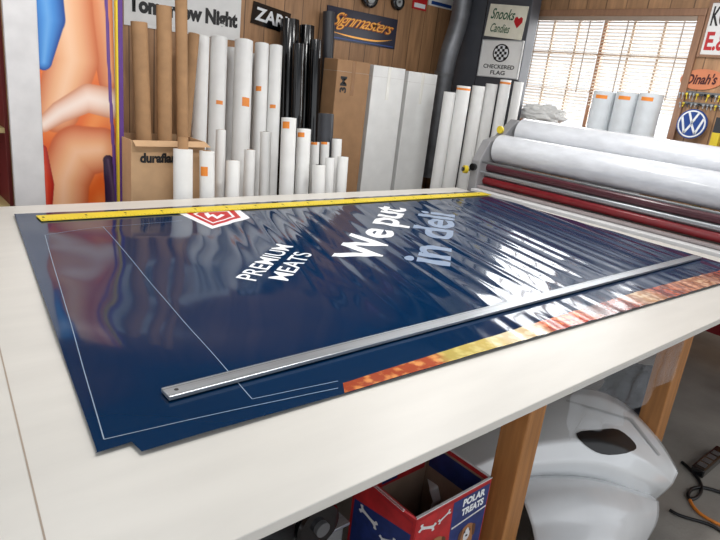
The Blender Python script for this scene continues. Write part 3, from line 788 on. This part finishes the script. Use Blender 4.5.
def dog(x, z, s_, k):
    def Q(pts, m_, kk): quad('printed_dog', [FP(x+a*s_, z+b*s_, k+kk) for a, b in pts], m_)
    Q(catmull([(-.035, .09), (-.05, .05), (-.04, .0), (-.035, -.035), (.0, -.05), (.035, -.035), (.04, .0), (.05, .05), (.035, .09)], 4), DOG, 0)
    Q(catmull([(-.034, -.035), (-.056, -.02), (-.058, .03), (-.044, .03), (-.036, -.005)], 4), DOG2, 1)
    Q(catmull([(.034, -.035), (.056, -.02), (.058, .03), (.044, .03), (.036, -.005)], 4), DOG2, 1)
    Q(catmull([(-.018, .03), (-.02, .0), (.0, -.03), (.02, .0), (.018, .03), (.0, .04)], 4), BWH, 1)
    Q(circ(-.017, -.012, .005, .006, 10), TXB, 2); Q(circ(.017, -.012, .005, .006, 10), TXB, 2); Q(circ(0, .012, .008, .006, 10), TXB, 2)
dog(.10, .145, .75, 3)
dog(.248, .165, .7, 2)
par(text('printed_lettering', 'POLAR', TXW, FP(.200, .048, 2), (1, 0, 0), (0, 0, 1), .104, .027, .05), tb)
par(text('printed_lettering', 'TREATS', TXW, FP(.200, .083, 2), (1, 0, 0), (0, 0, 1), .104, .027, .05), tb)
quad('side_label', [LP(.012, .34), LP(.248, .34), LP(.248, .02), LP(.012, .02)], LBL)
quad('side_label', [LP(.012, .10, 1), LP(.248, .06, 1), LP(.248, .02, 1), LP(.012, .02, 1)], RDX)
bone(LP, .08, .12, .034, 2, .2); bone(LP, .17, .14, .03, 2, -.5)
quad('inner_print', [BP(.0, .11), BP(.30, .11), BP(.30, .02), BP(.0, .02)], RDX)
quad('inner_print', [BP(.10, .10, 1), BP(.17, .10, 1), BP(.16, .03, 1), BP(.11, .03, 1)], LBL)
for (x, z, l_, r__) in [(.055, .065, .03, .2), (.235, .065, .03, -.3)]: bone(BP, x, z, l_, 1, r__)
quad('inner_print', [RP(.02, .10), RP(.23, .10), RP(.23, .02), RP(.02, .02)], LBL)
top(blob('paper_wad', (1.24, .96, .021), .09, mat('brown_paper', (120, 100, 84), .7), 3, .3, sq=(1, .8, 1.6)), 'crumpled brown packing paper inside the treat box', 'paper')
BAG = mat('plastic_bag', (214, 220, 228), .25, var=.3, scale=9, bump=.5, bscale=16)
top(blob('plastic_bag', (1.08, 1.52, 0.002), .22, BAG, 18, .35, sq=(1., .8, 1.), freq=2.5), 'crumpled pale plastic bag under the table', 'bag')
mo = empty('bench_motor', (.84, 1.12, 0)); top(mo, 'black electric motor unit with round pulley', 'motor')
par(box('motor_base', (.62, 1.03, .002), (.99, 1.30, .42), mat('motor_grey', (120, 122, 122), .5), .01), mo)
par(revolve('motor_housing', (.68, 1.16, .50), (.96, 1.16, .50), [(0, .001), (0, .06), (.06, .08), (.9, .08), (1, .05), (1, .001)], BK), mo)
par(revolve('pulley', (.87, 1.0, .49), (.87, 1.03, .49), [(0, .02), (0, .065), (.3, .07), (.5, .05), (.7, .07), (1, .065), (1, .02)], BK), mo)
par(cyl('pulley_hub', (.87, .985, .49), (.87, 1.03, .49), .022, GR, 20), mo)
par(box('bracket_plate', (.62, 1.02, .42), (1.0, 1.12, .43), STEEL, .002), mo)
# white fairing: layered glossy panels with sharp folds
fa = empty('body_fairing', (2.1, 1.0, 0)); top(fa, 'large layered glossy white vehicle fairing with black inset', 'vehicle panel')
GW = mat('gloss_white', (232, 234, 235), .13, var=.02, coat=.5)
def gridpart(name, rows, m_, sub=3, creases=(), colc=(), endc=.9, thick=.006):
    vs_, fs_ = [], []; nC = len(rows[0])
    for r in rows: vs_ += [tuple(v) for v in r]
    for j in range(len(rows)-1):
        for i in range(nC-1): fs_.append((j*nC+i, (j+1)*nC+i, (j+1)*nC+i+1, j*nC+i+1))
    o = mk(name, vs_, fs_, m_, smooth=True)
    at_ = o.data.attributes.new('crease_edge', 'FLOAT', 'EDGE')
    for e in o.data.edges:
        a_, b_ = e.vertices
        if a_//nC == b_//nC and a_//nC in creases: at_.data[e.index].value = creases[a_//nC]
        if a_ % nC == b_ % nC and a_ % nC in (0, nC-1): at_.data[e.index].value = endc
        if a_ % nC == b_ % nC and a_ % nC in colc: at_.data[e.index].value = .45
    sb = o.modifiers.new('sub', 'SUBSURF'); sb.levels = sub; sb.render_levels = sub
    so = o.modifiers.new('sol', 'SOLIDIFY'); so.thickness = thick
    return par(o, fa)
def P3(u, v, z): return at(u, v, 2, z)
def row(*q): return [P3(*k) for k in q]
R1 = row((422, 444, .34), (500, 404, .38), (545, 390, .41), (592, 384, .42), (632, 404, .37), (662, 440, .30), (678, 470, .21))
R2 = row((422, 454, .375), (500, 412, .425), (548, 397, .455), (596, 392, .46), (636, 414, .405), (665, 449, .32), (678, 473, .22))
R3 = row((426, 472, .385), (500, 432, .435), (550, 418, .465), (600, 412, .47), (640, 434, .405), (666, 460, .31), (676, 478, .20))
R4 = row((430, 490, .38), (502, 452, .435), (550, 441, .46), (602, 438, .46), (639, 456, .385), (663, 473, .275), (673, 484, .18))
R5 = row((434, 503, .34), (505, 468, .385), (552, 461, .405), (602, 461, .395), (636, 476, .31), (657, 486, .21), (667, 490, .14))
for r_l in (R1, R2, R3, R4, R5):
    for v in r_l:
        if v.x < 1.62 and v.y < .96: v.y = .96
R0 = [Vector((v.x+.02, v.y+.06, .05)) for v in R1]
R6 = [Vector((v.x+.015, v.y+.04, max(.03, v.z-.10))) for v in R5]
cowl = gridpart('upper_cowl', [R0, R1, R2, R3, R4, R5, R6], GW, creases={1: .6, 2: .6, 4: .8, 5: .95})
t1 = row((508, 466, .25), (548, 470, .28), (596, 474, .27), (632, 487, .20), (654, 495, .12))
t2 = row((516, 480, .315), (551, 478, .345), (600, 480, .33), (636, 494, .245), (659, 502, .14))
t3 = row((524, 502, .315), (556, 499, .345), (603, 500, .325), (639, 511, .23), (660, 514, .12))
t4 = row((532, 526, .26), (562, 523, .29), (606, 522, .27), (638, 526, .18), (656, 526, .08))
t4b = row((538, 556, .23), (566, 552, .25), (606, 550, .23), (632, 545, .14), (648, 540, .05))
t5 = [Vector((v.x-.01, v.y-.005, .01)) for v in t4b]
gridpart('lower_cowl', [t1, t2, t3, t4, t4b, t5], mat('milky_panel', (220, 221, 222), .16, var=.04, coat=.4), creases={1: .75, 3: .85, 4: .4})
bpy.context.view_layer.update()
dg = bpy.context.evaluated_depsgraph_get(); ev = cowl.evaluated_get(dg); mev = ev.to_mesh(); mwx = Matrix.Translation(cowl.location)
bvh = BVHTree.FromPolygons([mwx @ v.co for v in mev.vertices], [tuple(p.vertices) for p in mev.polygons]); ev.to_mesh_clear()
def onto(name, pix, m_, off=.003):
    me = bpy.data.meshes.new(name); me.from_pydata([(u, v, 0) for u, v in pix], [], [tuple(range(len(pix)))])
    bm = bmesh.new(); bm.from_mesh(me)
    for ax in (0, 1):
        lo = min(p[ax] for p in pix); hi = max(p[ax] for p in pix); k = lo
        while k < hi:
            co = [0, 0, 0]; co[ax] = k; no_ = [0, 0, 0]; no_[ax] = 1
            bmesh.ops.bisect_plane(bm, geom=bm.verts[:]+bm.edges[:]+bm.faces[:], plane_co=co, plane_no=no_, dist=1e-5); k += 3
    for v in bm.verts:
        q_ = at(v.co.x, v.co.y, 2, .3); d_ = (q_-CAM).normalized()
        h, n_, _, _ = bvh.ray_cast(CAM, d_)
        if h is None: h, n_, _, _ = bvh.find_nearest(at(v.co.x, v.co.y, 2, .4))
        if n_.dot(d_) > 0: n_ = -n_
        v.co = h+n_*off
    bm.to_mesh(me); bm.free(); me.materials.append(m_)
    for p_ in me.polygons: p_.use_smooth = True
    o = bpy.data.objects.new(name, me); link(o)
    return par(o, fa)
INB = mat('inset_black', (22, 22, 24), .35)
onto('black_inset', catmull([(576, 434), (600, 430), (618, 430), (634, 443), (633, 451), (608, 455), (590, 449)], 3), INB)
onto('panel_line', [(566, 400), (632, 419), (660, 455), (658, 456), (630, 421), (566, 402)], LG)
# clear plastic film hanging off the table edge
PLM = mat('clear_plastic', (240, 244, 248), .08, var=0, alpha=.12, spec=.8)
vs, fs = [], []
NXp, NZp = 60, 24
for j in range(NZp+1):
    for i in range(NXp+1):
        x = 1.64+.84*i/NXp; t = j/NZp; drop = (.20+.04*math.sin(x*7))*t
        y = .768-.012*t-.016*t*math.sin(x*34+2*t)-.010*t*noise.noise(Vector((x*9, t*3, 1)))*2
        vs.append((x+.02*t*math.sin(x*11), y, T-.002-drop))
for j in range(NZp):
    for i in range(NXp):
        a = j*(NXp+1)+i; fs.append((a, a+1, a+NXp+2, a+NXp+1))
top(mk('plastic_film', vs, fs, PLM, smooth=True), 'clear plastic film hanging off the table edge', 'plastic film')
BIN = mat('bin_black', (28, 28, 32), .4)
for (x, y, w, d, h, m_, lab) in [(2.85, 1.6, .45, .4, .42, BIN, 'black plastic storage bin under the table'), (3.4, 1.5, .5, .45, .5, mat('bin_brown', (96, 62, 44), .6), 'brown wooden storage crate under the table'), (2.0, 2.2, .6, .4, .45, KR2, 'brown cardboard box under the table'), (1.2, 2.3, .6, .4, .5, BIN, 'black plastic storage bin under the table')]:
    e = empty('storage_bin', (x+w/2, y+d/2, 0)); top(e, lab, 'storage box')
    par(multibox('bin_body', [((x, y, .002), (x+w, y+d, h-.04)), ((x-.012, y-.012, h-.04), (x+w+.012, y+d+.012, h))], m_, .006), e)
    par(box('bin_handle', (x+w/2-.06, y-.025, h-.12), (x+w/2+.06, y, h-.09), GR, .004), e)
top(blob('cloth_bag', (3.15, 1.15, .002), .17, mat('dark_cloth', (46, 44, 52), .8, var=.3), 31, .35, sq=(1.3, .8, .9)), 'crumpled dark cloth bag on the floor', 'bag')
CB = mat('cable_black', (18, 18, 20), .4)
def cable(name, px, r, m_, lab):
    pts = [at(u, v, 2, r+.001) for u, v in px]
    top(pipe(name, pts, r, m_), lab, 'cable')
cable('power_cable', [(682, 462), (692, 470), (708, 488), (692, 503), (684, 494), (698, 482), (735, 498)], .008, CB, 'black power cable coiled on the floor')
cable('extension_cord', [(690, 500), (696, 515), (710, 520), (735, 532)], .007, OR, 'orange extension cord on the floor')
cable('power_cable', [(670, 510), (690, 524), (712, 516), (735, 545)], .007, CB, 'black power cable lying on the floor')
pb = at(704, 474, 2, .03)
ps = empty('power_strip', (pb.x, pb.y, 0)); top(ps, 'black power strip lying on the floor', 'power strip')
par(box('strip_body', (pb.x, pb.y, .001), (pb.x+.32, pb.y+.06, .045), BK, .006), ps)
par(multibox('sockets', [((pb.x+.03+.06*i, pb.y+.012, .045), (pb.x+.07+.06*i, pb.y+.048, .047)) for i in range(4)], GR), ps)

# ================================================================== LIGHT
w = bpy.data.worlds.new('world'); scene.world = w; w.use_nodes = True
w.node_tree.nodes['Background'].inputs[0].default_value = (.93, .96, 1, 1); w.node_tree.nodes['Background'].inputs[1].default_value = 1.15
def area(name, loc, rot, sx, sy, e, col=(1, 1, 1)):
    l_ = bpy.data.lights.new(name, 'AREA'); l_.shape = 'RECTANGLE'; l_.size = sx; l_.size_y = sy; l_.energy = e; l_.color = col
    o = bpy.data.objects.new(name, l_); o.location = loc; o.rotation_euler = rot; return link(o)
area('daylight_window', (XW+.5, (wy0+wy1)/2, 2.0), (0, math.radians(90), 0), 1.6, 2.4, 110, (.96, .985, 1))
area('overhead_fill', (1.6, 1.6, H-.06), (0, 0, 0), 1.2, .3, 40, (1, .98, .96))  # four unseen overhead lights, added as fill to brighten the room
area('overhead_fill', (3.4, 2.8, H-.06), (0, 0, 0), 1.2, .3, 30, (1, .98, .96))
area('overhead_fill', (4.4, 1.6, H-.06), (0, 0, 0), 1.2, .3, 24, (1, .98, .96))
area('overhead_fill', (.8, 3.0, H-.06), (0, 0, 0), 1.2, .3, 18, (1, .98, .96))
scene.view_settings.view_transform = 'Standard'
